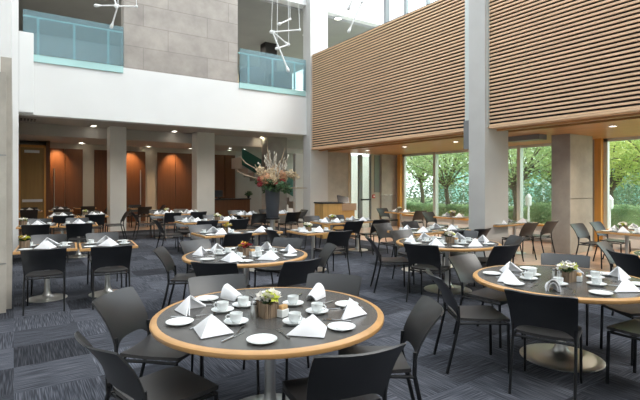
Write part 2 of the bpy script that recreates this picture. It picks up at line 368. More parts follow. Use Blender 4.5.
# second pillar line (two tone)
pillar(10.86, 10.90, 5.62, 6.07, M_conc, 2.84); sbox('pillar', 10.91, 11.95, 5.63, 6.05, 0, 1.30, M_concw, bevel=.006); sbox('pillar', 10.91, 11.95, 5.63, 6.05, 1.31, 2.84, M_concw, bevel=.006)
# window wall
WX = 12.8
win = [(7.0, 13.15, (11.5, 8.15)), (-3, 5.75, (2.9, .2))]
for i, (y0, y1, mu) in enumerate(win):
    wn = struct(bpy.data.objects.new('window_%d' % (i+1), None)); COL.objects.link(wn)
    fr = MB()
    for y in mu: fr.box(WX-.05, WX+.12, y-.055, y+.055, .5, 2.84)
    fr.box(WX-.03, WX+.08, y0, y1, 2.76, 2.84); fr.box(WX-.03, WX+.08, y1-.1, y1-.0, .5, 2.84)
    fr.build('window_frame', M_mull, wn, smooth=False)
    ys = sorted((y0,)+tuple(mu)+(y1-.1,))
    for a, b_ in zip(ys[:-1], ys[1:]): MB().box(WX+.02, WX+.03, a+.05, b_-.05, .5, 2.76).build('pane', M_pane, wn, smooth=False)
    MB().box(WX-.22, WX+.1, y0, y1, .45, .50).build('window_sill', M_jamb, wn, smooth=False)
    MB().box(WX-.16, WX+.02, y1, y1+.16, 0, 2.84).build('window_jamb', M_jamb, wn, smooth=False)
    sbox('wall_right', WX-.06, WX+.1, y0, y1, 0, .45, M_white)
    rd = MB()
    for k in range(int((y1-y0)/1.2)): rd.box(WX-.2, WX-.06, y0+k*1.2+.05, y0+k*1.2+1.15, .08, .3)
    struct(rd.build('baseboard_right', M_white, None, smooth=False))
sbox('wall_right', WX-.05, WX+.3, 5.91, 7.0, 0, 2.84, M_conc); sbox('wall_right', WX-.05, WX+.3, 13.31, 13.7, 0, 2.84, M_conc)
sbox('wall_right', WX-.05, WX+.3, -5, -3, 0, 2.84, M_conc)
# end wall beside the windows
EY = 13.55
def ex(px): return XatY(px, EY)
sbox('wall_far', 9.39, ex(348), EY, EY+.15, 0, 2.84, M_concl)
sbox('trim_10', ex(348), ex(350.5), EY-.03, EY+.15, 0, 2.84, mat('tan_trim', (.45, .36, .26), .5, noise=(3, .05, one)))
sbox('wall_far', ex(371.5), ex(380), EY, EY+.15, 0, 2.84, M_frame)
sbox('trim_11', ex(374), ex(380), EY-.02, EY, 1.35, 2.8, M_grey)
sbox('wall_far', ex(380), WX+.1, EY-.1, EY+.15, 0, 1.24, M_conc); sbox('wall_far', ex(380), WX+.1, EY-.1, EY+.15, 1.25, 2.84, M_concl)
d2 = struct(bpy.data.objects.new('door_2', None)); COL.objects.link(d2)
MB().box(ex(359), ex(362.5), EY, EY+.08, 0, 2.8).box(ex(350.5), ex(351.3), EY, EY+.08, 0, 2.8).box(ex(370.8), ex(371.5), EY, EY+.08, 0, 2.8).build('door_frame', M_grey, d2, smooth=False)
MB().box(ex(351.3), ex(359), EY+.03, EY+.04, 0, 2.8).box(ex(362.5), ex(370.8), EY+.03, EY+.04, 0, 2.8).build('door_glass', M_pane, d2, smooth=False)
MB().box(ex(361), ex(370), EY-.06, EY, 1.05, 1.11).build('push_bar', M_dark, d2, smooth=False)
sbox('wall_far', ex(340), 15, EY+3.2, EY+3.4, 0, 3.0, M_white)
al = thing('fire_alarm', 'small red fire alarm call point on pale wall beside glass door', 'fire alarm', (ex(373.4), EY, 1.2))
MB().box(-.06, .06, -.04, 0, -.07, .07).build('box', M_red, al, smooth=False, bevel=.008); MB().box(-.035, .035, -.046, -.04, -.03, .03).build('plate', M_bulb, al, smooth=False)
# upper part above the slatted screen
sbox('wall_far', 9.39, XatY(383, 13.9), 13.72, 14.0, 8.0, 9.5, M_white)
xw0 = XatY(381, 13.9); sbox('trim_12', xw0, xw0+.18, 13.6, 14.0, 3.0, 9.5, M_grey); sbox('wall_far', xw0+.18, 12.9, 13.72, 14.0, 3.0, 9.5, M_white)
sbox('wall_right', 12.9, 13.1, 13.2, 14.0, 3.0, 10.5, M_white)
wn = struct(bpy.data.objects.new('window_3', None)); COL.objects.link(wn)
fr = MB()
for y in (13.15, 12.0, 10.4, 8.8, 7.2): fr.box(12.9, 13.05, y-.04, y+.04, 6.2, 10.5)
fr.box(12.9, 13.05, 7.2, 13.2, 6.2, 6.3); fr.build('window_frame', M_grey, wn, smooth=False)
MB().box(12.96, 12.97, 7.2, 13.2, 6.2, 10.5).build('pane', M_pane, wn, smooth=False)
lamp('SPOT', 'upper_wall_light', (9.9, 21.3, 7.8), 160, (1, .75, .42), .1, (R(25), 0, 0), R(100), .9)
sbox('pillar', XatY(265.5, 18), XatY(277, 18), 18, 18.5, 4.6, 7.95, M_black)
for (px, py, dsc) in ((338, 18.5, 'upper ceiling above the slatted screen'), (306, 35, 'upper ceiling left of the tall pillar')):
    p = ceil_at(px, py, 7.95); downlight(p.x, p.y, 7.95, 'round lit downlight in the '+dsc, .12)
lamp('AREA', 'upper_ceiling_light', (2, 17, 7.8), 60, (1, .95, .85), 1.5); lamp('AREA', 'upper_ceiling_light', (8, 18, 7.8), 90, (1, .95, .85), 1.5)
# small far upper window
wn = struct(bpy.data.objects.new('window_4', None)); COL.objects.link(wn)
x0, x1 = XatY(293, 22.2), XatY(304, 22.2)
MB().box(x0, x1, 22.24, 22.29, 5.6, 8.0).build('pane', mat('bright_pane', (.9, .9, .9), .5, emit=((1, .98, .9), 1.2)), wn, smooth=False)
# ---- glass balustrades
for i, (a, b_, posts) in enumerate(((22, 123, (38, 74, 108)), (238.5, 305, (248, 272, 294)))):
    g = struct(bpy.data.objects.new('balustrade', None)); COL.objects.link(g)
    x0, x1 = XatY(a, FY)+.02, XatY(b_, FY)
    MB().box(x0, x1, FY-.06, FY-.045, FT+.03, FT+1.12).build('glass', M_aqua, g, smooth=False)
    MB().box(x0, x1, FY-.044, FY-.01, FT-.16, FT+.02).build('glass_channel', M_aquas, g, smooth=False)
    MB().box(x0, x1, FY+.06, FY+.10, FT+.98, FT+1.02).build('handrail', M_aquas, g, smooth=False)
    for px in posts:
        x = XatY(px, FY+.1); MB().box(x-.03, x+.03, FY+.05, FY+.09, FT, FT+1.0).build('post', M_aquas, g, smooth=False)
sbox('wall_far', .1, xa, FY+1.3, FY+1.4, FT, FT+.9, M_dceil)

# ================================================================ OUTSIDE
o = MB().box(13.1, 60, -30, 45, -.3, -.05).build('floor', M_ground, smooth=False); struct(o)
o = MB().box(13.3, 15.0, -10, 20, -.05, -.03).build('path', M_path, smooth=False); struct(o)
def leaves(mb, c, rad, n, s, rnd, mi=0):
    for _ in range(n):
        while True:
            q = Vector((rnd.uniform(-1, 1), rnd.uniform(-1, 1), rnd.uniform(-1, 1)))
            if .25 < q.length < 1: break
        p = Vector((c[0]+q.x*rad[0], c[1]+q.y*rad[1], c[2]+q.z*rad[2]))
        a = Vector((rnd.gauss(0, 1), rnd.gauss(0, 1), rnd.gauss(0, 1))).normalized(); b = a.orthogonal().normalized(); k = s*rnd.uniform(.6, 1.3)
        n_ = a.cross(b)
        mb.add([p-a*k, p+b*k*.45+n_*k*.1, p+a*k, p-b*k*.45+n_*k*.1], [(0, 1, 2, 3)], mi)
def tree(px, d, h, crown, n, desc, m, seed):
    rnd = random.Random(seed); p = Wp(px, d); t = thing('leafy_tree', desc, 'tree', (p.x, p.y, -.05), 0, 'trees outside the windows')
    tr = MB(); lf = MB()
    fork = h*.33
    tr.tube([(0, 0, 0), (.08, .03, fork*.6), (0, .06, fork)], .1, 8, rr=[.14, .1, .09])
    for k in range(7):
        a = 2*PI*k/7+rnd.random(); L = crown*rnd.uniform(.6, 1.0)
        e = Vector((cos(a)*L, sin(a)*L, fork+(h-fork)*rnd.uniform(.35, .85))); mid = Vector((cos(a)*L*.4, sin(a)*L*.4, fork+(e.z-fork)*.55))
        tr.tube([(0, .06, fork-.05), mid, e], .04, 6, rr=[.06, .04, .012])
        leaves(lf, e, (crown*.5, crown*.5, crown*.38), n//10, .085, rnd)
        leaves(lf, mid, (crown*.45, crown*.45, crown*.35), n//20, .085, rnd)
    for k in range(16):
        a = rnd.uniform(0, 2*PI); L = crown*rnd.uniform(.5, 1.05); z0 = fork+rnd.uniform(0, .5)
        e = Vector((cos(a)*L, sin(a)*L, z0+(h-fork)*rnd.uniform(.1, .9)))
        tr.tube([(0, .05, z0-.1), (cos(a)*L*.35, sin(a)*L*.35, z0+(e.z-z0)*.6), (cos(a)*L*.7, sin(a)*L*.7+.1, z0+(e.z-z0)*.75), e], .02, 5, rr=[.03, .022, .014, .006])
    leaves(lf, (0, 0, h*.72), (crown*.95, crown*.95, h*.36), int(n*.75), .085, rnd)
    tr.build('trunk', M_bark, t); lf.build('foliage', m, t, smooth=False)
tree(447, 21.5, 4.8, 2.4, 3600, 'forked grey-barked tree seen through left window pane', M_leafA, 1)
tree(422, 25, 5.5, 2.8, 3200, 'leafy tree behind the leftmost pane, beyond the hedge', M_leafA, 2)
tree(516, 17.4, 4.6, 2.3, 3000, 'leaning tree just right of the large square pillar', M_leafA, 3)
tree(556, 20, 5.2, 2.6, 3000, 'leafy tree behind the two-tone concrete pillar', M_leafA, 4)
tree(612, 17, 4.4, 2.3, 3600, 'yellow-green tree seen through the right window', M_leafB, 5)
tree(668, 15, 4.4, 2.3, 3600, 'yellow-green tree at the right frame edge outside', M_leafB, 6)
tree(480, 27, 6.5, 3.2, 3600, 'tall leafy tree far behind the large square pillar', M_leafA, 7)
tree(590, 27, 6.5, 3.6, 3600, 'tall leafy tree far beyond the right window', M_leafA, 8)
for i, (px, d, r_, hh) in enumerate(((405, 30, 3, 3.2), (432, 29, 3, 2.6), (462, 30, 3, 3), (505, 27, 3, 2.8), (545, 25, 3, 3), (585, 24, 3, 3), (625, 22, 3, 2.8), (668, 20, 3, 3))):
    p = Wp(px, d); mb = MB(); leaves(mb, (0, 0, hh*.36), (r_*.85, r_*.85, hh*.4), 1500, .10, random.Random(60+i))
    tag(mb.build('shrub', M_leafC, smooth=False, loc=(p.x, p.y, -.05)), 'bushy green background shrub outside, ' + ('behind the leftmost window pane', 'just left of the window mullion', 'left of the large square pillar', 'right of the large square pillar', 'left of the two-tone pillar', 'hidden by the two-tone pillar', 'behind the right window', 'at the right frame edge')[i], 'shrub', 'shrubs behind the trees')
def hedge(x0, x1, y0, y1, h, seed, desc):
    rnd = random.Random(seed); mb = MB(); mb.box(x0+.15, x1-.15, y0, y1, 0, h-.12)
    for _ in range(int((y1-y0)*850)):
        y = rnd.uniform(y0, y1)
        if rnd.random() < .6: p = Vector((x0+rnd.uniform(0, .16), y, rnd.uniform(0, h)))
        else: p = Vector((rnd.uniform(x0, x1), y, h-rnd.uniform(0, .15)))
        a = Vector((rnd.gauss(0, 1), rnd.gauss(0, 1), rnd.gauss(0, 1))).normalized(); b = a.orthogonal(); b.normalize(); k = rnd.uniform(.03, .07)
        mb.add([p-a*k, p+b*k*.6, p+a*k, p-b*k*.6], [(0, 1, 2, 3)])
    tag(mb.build('hedge', M_hedge, smooth=False, loc=(0, 0, -.05)), desc, 'hedge')
hedge(15.4, 16.6, 1.5, 9.6, 1.05, 3, 'clipped green hedge outside the right windows'); hedge(16.4, 17.6, 10.2, 19, .78, 4, 'lower green hedge outside the left window panes')
bd = thing('glass_office_building', 'teal glass office building behind the trees outside', 'building', (34, 8, -.05))
MB().box(0, 8, -26, 22, 0, 3.4).build('facade', mat('teal_facade', (.26, .48, .43), .25, noise=(.5, .25, (1, 1, .3))), bd, smooth=False)
f_ = MB()
for k in range(33): f_.box(-.15, 0, -26+k*1.5, -26+k*1.5+.16, 0, 3.4)
for z in (.0, 1.7, 3.3): f_.box(-.15, 0, -26, 22, z, z+.16)
f_.build('facade_fins', mat('pale_fins', (.55, .62, .6), .5, noise=(1, .03, one)), bd, smooth=False)
for i, (px, d) in enumerate(((528.5, 15.3), (609.5, 13.2))):
    p = Wp(px, d); b = thing('garden_lantern', ('white lantern post outside, right of the large square pillar', 'white lantern post outside the right window above hedge')[i], 'lantern', (p.x, p.y, -.05), 0, 'white garden lanterns')
    MB().tube([(0, 0, 0), (0, 0, 1.02)], .035).build('post', M_bulb, b)
    MB().lathe([(.09, 1.0), (.10, 1.06), (.10, 1.26), (.11, 1.27), (.05, 1.36), (.02, 1.40)], 14).build('lantern_head', M_bulb, b)

# ================================================================ FURNITURE PROTOTYPES
def make_chair():
    t = thing('dining_chair', '', 'chair')
    def seatf(u, v):
        hw = .205+.022*sin(v*PI*.5); x = u*hw*(1-.10*max(0, v-.8)*5*u*u*.5)
        return (x, -.215+.445*v-.02*u*u*v, .452+.012*u*u-.016*max(0, v-.75)*4*max(0, v-.75)*4*.6-.006*sin(v*PI))
    MB().shell(seatf, 10, 10, .022).build('seat', M_seat, t)
    def backf(u, v):
        zb = .455+.085*(1-abs(u)**4.5); zt = .822+.010*u*u-.012*abs(u)**8
        z = zb+(zt-zb)*v; h = (z-.47)/.33
        hw = .226+.022*h
        return (u*hw, -.228-.02*h-.125*max(0, h)**2-.055*(1-u*u)*(.45+.55*h), z)
    MB().shell(backf, 14, 9, .011).build('backrest', M_chair, t)
    for s in (-1, 1):
        MB().tube([(s*.222, -.335, 0), (s*.222, -.262, .30), (s*.220, -.232, .44), (s*.214, -.238, .58)], .014, 8, flat=.8).build('leg', M_leg, t)
        MB().tube([(s*.215, .205, 0), (s*.212, .195, .43)], .014, 8, flat=.8).build('leg', M_leg, t)
    fr = MB()
    for s in (-1, 1): fr.tube([(s*.214, .195, .425), (s*.214, 0, .43), (s*.220, -.232, .43)], .011, 6)
    fr.tube([(-.21, .19, .425), (.21, .19, .425)], .010, 6); fr.tube([(-.215, -.21, .425), (.215, -.21, .425)], .010, 6)
    fr.build('seat_frame', M_leg, t)
    return t
P_chair = Proto(make_chair())
def base_prof(rb, rc=.038, top=.70):
    return [(rb, 0), (rb, .006), (rb*.985, .010), (rb*.75, .015), (rb*.5, .022), (rb*.33, .034), (rb*.23, .056), (rb*.16, .095), (rc*1.12, .15), (rc, .20), (rc, top)]
def make_round():
    t = thing('round_dining_table', '', 'table'); r = .79
    top_ = MB().lathe([(.001, .701), (r-.045, .701), (r-.045, .7402), (.001, .7402)], 64).build('tabletop', M_lam, t)
    e = r-.045
    MB().lathe([(e, .700), (e+.025, .698), (e+.040, .705), (e+.045, .718), (e+.043, .731), (e+.030, .740), (e, .7407), (e, .700)], 64, cap=False).build('edge_band', M_maple, top_)
    MB().lathe(base_prof(.36), 40).build('pedestal', M_steel, t)
    MB().lathe([(.17, .69), (.17, .70), (.001, .70)], 20).build('mounting_plate', M_leg, t)
    return t
P_round = Proto(make_round())
def make_square(h=.38):
    t = thing('square_dining_table', '', 'table')
    top_ = MB().box(-h+.03, h-.03, -h+.03, h-.03, .705, .7402).build('tabletop', M_lam, t, smooth=False)
    e = MB()
    for (a, b, c, d) in ((-h, h, -h, -h+.03), (-h, h, h-.03, h), (-h, -h+.03, -h+.03, h-.03), (h-.03, h, -h+.03, h-.03)): e.box(a, b, c, d, .702, .7405)
    e.build('edge_band', M_maple, top_, smooth=False, bevel=.006)
    MB().lathe(base_prof(.26, .034), 28).build('pedestal', M_steel, t)
    MB().box(-.15, .15, -.15, .15, .695, .705).build('mounting_plate', M_leg, t, smooth=False)
    return t
P_square = Proto(make_square())
def make_napkin(arch=False):
    mb = MB(); A = Vector((.01, .015, .112)); L = Vector((-.145, .05, .004)); Rr = Vector((.135, .06, .004)); Fv = Vector((.02, -.10, .004))
    def tri(P, Q, T, bul, th):
        n = (Q-P).cross(T-P).normalized()
        def f(u, v):
            s = (u+1)/2; e = P.lerp(Q, v).lerp(P.lerp(T, v), s)
            return e+n*bul*sin(PI*s)*sin(PI*min(v, .999))
        return f
    mb.shell(tri(A, L, Fv, .008, 0), 6, 7, .009); mb.shell(tri(A, Fv, Rr, .008, 0), 6, 7, .009)
    # inner folded leaves at the open back
    mb.shell(tri(A-Vector((0, 0, .012)), L+Vector((.02, .01, 0)), Vector((0, -.045, .004)), .012, 0), 5, 6, .006)
    mb.shell(tri(A-Vector((0, 0, .012)), Vector((0, -.045, .004)), Rr+Vector((-.02, .01, 0)), .012, 0), 5, 6, .006)
    return mb.build('folded_napkin', M_napkin, ang=70)
P_nap = Proto(make_napkin())
def make_arch():
    mb = MB()
    def f(u, v):
        an = PI*.5*u*1.08; w_ = .062*(1-.35*v)
        return (w_*sin(an), -.10+.19*v+.03*v*cos(an), max(.004, (.115*(1-.55*v))*cos(an)*1.0+.002))
    mb.shell(f, 14, 8, .010)
    def g(u, v):
        an = PI*.5*u*1.05; return (.045*sin(an)*(1-.3*v), -.095+.15*v, max(.004, .085*(1-.5*v)*cos(an)+.002))
    mb.shell(g, 12, 6, .008); return mb.build('folded_napkin', M_napkin, ang=70)
P_arch = Proto(make_arch()); P_arch.o.scale = (.85, .8, .9)
P_saucer = Proto(MB().lathe([(.001, .002), (.045, .002), (.05, 0), (.055, .006), (.078, .017), (.079, .020), (.055, .011), (.035, .008), (.001, .008)], 28).build('saucer', M_porc))
P_plate = Proto(MB().lathe([(.001, .002), (.05, .002), (.055, 0), (.062, .005), (.086, .014), (.087, .017), (.062, .009), (.001, .008)], 30).build('bread_plate', M_porc))
def make_cup():
    t = thing('coffee_cup', '', 'cup')
    MB().lathe([(.001, 0), (.024, 0), (.026, .004), (.036, .016), (.041, .034), (.0415, .060), (.0395, .060), (.038, .034), (.032, .018), (.001, .010)], 24).build('bowl', M_porc, t)
    MB().tube([(.040, 0, .050), (.055, 0, .052), (.066, 0, .042), (.063, 0, .028), (.050, 0, .018), (.037, 0, .018)], .0045, 6).build('handle', M_porc, t)
    return t
P_cup = Proto(make_cup())
def make_knife():
    mb = MB(); mb.tube([(0, -.105, .004), (0, -.09, .005), (0, .0, .0045)], .006, 8, rr=[.004, .0065, .005]); mb.box(-.002, .009, 0, .11, .001, .003); return mb.build('dinner_knife', M_dsteel)
def make_fork():
    mb = MB(); mb.tube([(0, -.10, .004), (0, -.05, .006), (0, .03, .006)], .004, 8, rr=[.005, .004, .003]); mb.box(-.011, .011, .03, .05, .003, .005)
    for x in (-.009, -.003, .003, .009): mb.box(x-.0015, x+.0015, .05, .09, .003, .005)
    return mb.build('dinner_fork', M_dsteel)
def make_spoon():
    mb = MB(); mb.tube([(0, -.08, .003), (0, .0, .005), (0, .03, .004)], .003, 8, rr=[.005, .003, .003])
    mb.lathe([(.001, .001), (.012, .002), (.015, .005), (.013, .005), (.001, .003)], 14, M=Matrix.Translation((0, .048, 0)) @ Matrix.Diagonal((1, 1.5, 1, 1))); return mb.build('teaspoon', M_dsteel)
P_knife, P_fork, P_spoon = Proto(make_knife()), Proto(make_fork()), Proto(make_spoon())
def blossoms(n, rad, zc, rnd, s=.016, flatz=.6):
    mb = MB()
    for _ in range(n):
        a = rnd.random()*2*PI; q = rad*math.sqrt(rnd.random()); c = Vector((q*cos(a), q*sin(a), zc+rnd.uniform(-.3, 1)*rad*flatz*(1-q/rad*.6)))
        tilt = Matrix.Translation(c) @ Matrix.Rotation(rnd.uniform(0, 2*PI), 4, 'Z') @ Matrix.Rotation(rnd.uniform(0, 1.1), 4, 'X')
        for k in range(5):
            M = tilt @ Matrix.Rotation(2*PI*k/5, 4, 'Z')
            mb.add([(0, 0, 0), (s*.55, s*.5, s*.25), (0, s*1.25, s*.45), (-s*.55, s*.5, s*.25)], [(0, 1, 2, 3)], 0, M)
        mb.lathe([(s*.25, 0), (s*.2, s*.25), (.0001, s*.3)], 6, 0, tilt)
    return mb
def flower_box(loc, label, cols, seed, big=1.0):
    rnd = random.Random(seed); t = thing('flower_box', label, 'flowers', loc, rnd.uniform(-.3, .3), 'small flower centrepieces'); h = .048*big
    b = MB()
    for k in range(7):
        for (sx_, ax) in ((-1, 0), (1, 0), (-1, 1), (1, 1)):
            q = -h+h*2*k/6
            pt = (q, sx_*h) if ax else (sx_*h, q)
            b.tube([(pt[0], pt[1], 0), (pt[0], pt[1], (.088+rnd.uniform(0, .012))*big)], .0085*big, 6)
    b.box(-h, h, -h, h, 0, .07*big); b.build('box', M_box, t)
    blossoms(16, .06*big, .10*big, rnd, .028).build('leaves', F_leafd, t)
    for i, (m, n) in enumerate(cols): blossoms(n, .068*big, .115*big+.008*i, rnd, .031*big).build('blossoms', m, t)
    return t
def shaker(x, y, label):
    t = thing('salt_shaker', label, 'shaker', (x, y, ZT_), 0, 'steel shakers')
    t.scale = (1.4, 1.4, 1.4)
    MB().lathe([(.018, 0), (.0185, .003), (.014, .05), (.0145, .062)], 16).build('body', M_steel, t)
    MB().lathe([(.0145, .062), (.016, .066), (.014, .078), (.001, .082)], 16).build('cap', M_dsteel, t)
def sugar(x, y, label):
    t = thing('sugar_packet_holder', label, 'sugar holder', (x, y, ZT_), .3, 'sugar packet holders')
    t.scale = (1.25, 1.25, 1.25)
    MB().box(-.028, .028, -.02, .02, 0, .042).build('holder', M_porc, t, smooth=False, bevel=.004)
    p = MB()
    for k in range(5): p.box(-.022, .022, -.015+k*.007, -.012+k*.007, .02, .06+.004*(k % 2))
    p.build('packets', mat('sugar_paper', (.7, .45, .2), .7, noise=(30, .4, one)), t, smooth=False)
ZT_ = .7407
RV = (cos(YAW), -sin(YAW)); DV = (sin(YAW), cos(YAW))
def camdir(a):  # angle in the view frame (0 right, 90 away) to world angle
    return R(a)-YAW
PN = {}
def setting(c, a, place, where, n_ang=None, full=True, rn=.57, rnd=random, cups=True, arch=False):
    """one place: c table centre, a world angle of the seat"""
    def pol(r, da): return (c[0]+r*cos(a+R(da)), c[1]+r*sin(a+R(da)))
    tail = ' at the %s place of %s' % (place, where); g = where.replace('the ', '', 1)
    x, y = pol(rn, 0); (P_arch if arch else P_nap).put((x, y, ZT_), a+PI/2+rnd.uniform(-.35, .35)+(.5 if arch else 0), ('arched' if arch else 'pyramid')+' white napkin'+tail, 'napkin', 'napkins on '+g)
    x, y = pol(rn+.04, -30); P_plate.put((x, y, ZT_), 0, 'white bread plate'+tail, 'plate', 'bread plates on '+g)
    x, y = pol(.33, 2+rnd.uniform(-4, 4)); P_saucer.put((x, y, ZT_), 0, 'white saucer'+tail, 'saucer', 'saucers on '+g)
    P_cup.put((x, y, ZT_+.008), a+rnd.uniform(-1.2, .4), 'white coffee cup'+tail, 'cup', 'coffee cups on '+g)
    if full:
        x, y = pol(.56, 17); P_knife.put((x, y, ZT_), a+PI/2+.1, 'steel dinner knife'+tail, 'knife', 'cutlery on '+g)
        x, y = pol(.50, -17); P_fork.put((x, y, ZT_), a+PI/2-.1, 'steel dinner fork'+tail, 'fork', 'cutlery on '+g)
        x, y = pol(.42, 14); P_spoon.put((x, y, ZT_), a+PI/2+.5, 'steel teaspoon'+tail, 'spoon', 'cutlery on '+g)
def round_table(px, d, seats, where, look, cols, seed, full=True, rc=.735, sa=None, ar=()):
    c = Wp(px, d); rnd = random.Random(seed)
    P_round.put((c.x, c.y, 0), camdir(30), look, 'table', 'round dining tables')
    for (a, place, dr, tw) in seats:
        w_ = camdir(a); r_ = rc+dr; p = (c.x+r_*cos(w_), c.y+r_*sin(w_))
        P_chair.put((p[0], p[1], 0), w_+PI/2+R(tw), 'black moulded chair on the %s side of %s' % (place, where), 'chair', 'chairs around '+where.replace('the ', '', 1))
        c2 = c-Vector(DV)*(.12 if place in ('far left', 'far right') else 0)
        setting(c2, camdir(sa.get(place, a)) if sa else w_, place, where, full=full, rnd=rnd, arch=place in ar)
    c = c-Vector(DV)*.11
    flower_box((c.x, c.y, ZT_), 'small twig box of %s on %s' % (cols[0], where), cols[1], seed)
    q = Vector((RV[0], RV[1])); k = Vector((DV[0], DV[1]))
    p = c-q*.092-k*.04; shaker(p.x, p.y, 'steel shaker left of the flowers on '+where)
    p = c-q*.092+k*.05; shaker(p.x, p.y, 'steel shaker behind the other, left of flowers on '+where)
    p = c+q*.10-k*.01; sugar(p.x, p.y, 'white packet holder right of the flowers on '+where)
    return c
CW = ('white and lime flowers', [(F_green, 7), (F_white, 26), (F_green, 3)])
CR = ('red and yellow flowers', [(F_red, 14), (F_yel, 10)])
T1 = 'the large front round table'; T2 = 'the round table behind the front one'; T3 = 'the right-hand round table'; T4 = 'the round table before the pillar'; T5 = 'the round table cut by the frame'
round_table(270, 3.18, [(304, 'front right', -.01, -12), (350, 'right', -.02, 10), (172, 'left', .05, 0), (226, 'front left', .04, 2), (132, 'far left', -.13, -20), (54, 'far right', -.13, 18)], T1,
    'large round grey-topped table with maple edge, nearest the camera', ('cream and lime flowers', [(F_green, 7), (F_white, 26), (F_green, 3)]), 11, sa={'front right': 302, 'right': 352, 'left': 178, 'front left': 237, 'far left': 125, 'far right': 57}, ar=('far left', 'far right'))
round_table(246, 5.85, [(262, 'front left', .0, 0), (309, 'front right', .1, 0), (187, 'left', -.05, 0), (12, 'right', .0, 0), (65, 'far right', .0, 0), (140, 'far left', .0, 0)], T2,
    'round grey-topped table directly behind the front table, red flowers on it', CR, 12)
round_table(561, 4.3, [(235, 'front left', .0, 0), (300, 'front right', .0, 0), (2, 'right', .0, 0), (60, 'far right', -.04, 0), (128, 'far left', -.04, 0), (190, 'left', .12, -10)], T3,
    'round grey-topped table at right showing its steel disc foot', CW, 13, ar=('front left',))
round_table(447.5, 7.1, [(236, 'front left', .0, 0), (298, 'front right', .0, 0), (0, 'right', -.04, 0), (60, 'far right', .0, 0), (120, 'far left', .0, 0), (180, 'left', .1, 0)], T4,
    'round grey-topped table in front of the large square pillar', CW, 14)
round_table(708, 5.55, [(135, 'far left', .0, 0), (185, 'left', .0, 0), (240, 'front left', .05, 0)], T5,
    'round table mostly cut off by the right frame edge', CW, 15, full=False)
# ---- square tables in line with the room
def square_table(cx, cy, where, look, sides, flowers=None, seed=0, extra=(), sett=True, shift=None, rot=0):
    rnd = random.Random(seed); P_square.put((cx, cy, 0), R(rot), look, 'table', 'square dining tables')
    g = where.replace('the ', '', 1)
    ang = {'near': -90, 'far': 90, 'left': 180, 'right': 0}
    for s in sides:
        a = R(ang[s]+rot); r_ = .55+(shift or {}).get(s, 0); j = rnd.uniform(-.05, .05)
        P_chair.put((cx+r_*cos(a), cy+r_*sin(a), 0), a+PI/2+rnd.uniform(-.06, .06), 'black moulded chair on the %s side of %s' % (s, where), 'chair', 'chairs at '+g)
    if sett:
        ss = [s for s in ang if s in sides or s in extra]
        for s in ss:
            a = R(ang[s]+rot); tail = ' at the %s place of %s' % (s, where)
            def at(r, t): return (cx+r*cos(a)-t*sin(a), cy+r*sin(a)+t*cos(a))
            x, y = at(.22, 0); P_nap.put((x, y, ZT_), a+PI/2+rnd.uniform(-.5, .5), 'white folded napkin'+tail, 'napkin', 'napkins on '+g)
            if len(ss) <= 3 or s in ('near', 'far'):
                x, y = at(.13, .22); P_saucer.put((x, y, ZT_), 0, 'white saucer'+tail, 'saucer', 'saucers on '+g)
                P_cup.put((x, y, ZT_+.008), rnd.uniform(0, 6), 'white coffee cup'+tail, 'cup', 'coffee cups on '+g)
                x, y = at(.27, -.24); P_plate.put((x, y, ZT_), 0, 'white bread plate'+tail, 'plate', 'bread plates on '+g)
    if flowers: flower_box((cx+flowers[1], cy+flowers[2], ZT_), 'small twig box of %s on %s' % (flowers[0][0], where), flowers[0][1], seed+50)
def sq(px, py, dx=0): # centre of a square table whose front edge is seen at px, py
    p = G(px, py, .74); return (p.x+dx, p.y+.38)
NF = ('near', 'far')
CY = ('yellow flowers', [(F_yel, 14), (F_green, 8), (F_white, 6)])
tabs = [
 (.40, 7.62, 'the first left-row table', 'square table by the left wall, nearest of its row', NF, (CY, -.27, .12), ()),
 (1.17, 7.44, 'the first-row table beside it', 'square table right of the nearest one by the left wall', NF, None, ()),
 (.45, 11.85, 'the second left-row table', 'square table by the left wall, second in its row', NF, (CW, -.27, .12), ()),
 (1.23, 11.70, 'the second-row table beside it', 'square table right of the second one by the left wall', NF, None, ()),
 (1.15, 14.75, 'the third-row table', 'square table by the left wall, third row, under balcony edge', NF, None, ('left',)),
 (1.93, 14.75, 'the third-row aisle table', 'square table at the aisle end of the third left row', ('near', 'right', 'far'), (CW, -.2, .1), ()),
 (.45, 18.6, 'the left table by the olive door', 'square table near the olive door at the far left', NF, None, ()),
 (1.4, 18.6, 'the table in front of the rust doors', 'square table before the left pair of rust-coloured doors', NF, None, ()),
]
a = sq(166, 214.5); tabs.append((a[0]+.05, a[1], 'the table left of the middle pillar', 'square table just left of the middle plaster pillar', ('near', 'far', 'left'), (CW, .1, .1), ('right',))); tabs.append((a[0]+.83, a[1], 'the table before the middle pillar', 'square table in front of the middle plaster pillar', NF, None, ('right',)))
a = sq(200, 222.5); tabs.append((a[0], a[1], 'the left mid-room table', 'square table mid-room in front of the middle pillar, left of pair', ('near', 'far', 'left'), None, ())); tabs.append((a[0]+.78, a[1], 'the right mid-room table', 'square table mid-room, right of pair before middle pillar', NF, (CW, -.2, 0), ('right',)))
a = G(205, 236.5, .74); tabs.append((a.x+.38, a.y+.38, 'the small table behind the red flowers', 'square table with exposed maple corner behind the red-flowered round table', NF, (CY, .2, .05), ('right',)))
tabs.append((a.x+1.16, a.y+.38, 'the table right of that corner', 'square table adjoining the exposed-corner table on its right', (), None, ('near',)))
a = G(307, 234, .74); tabs.append((a.x+.38, a.y+.38, 'the table before the tall pillar', 'square table with exposed corner left of the carpet aisle', ('near', 'left'), (CW, -.15, -.05), ('far',)))
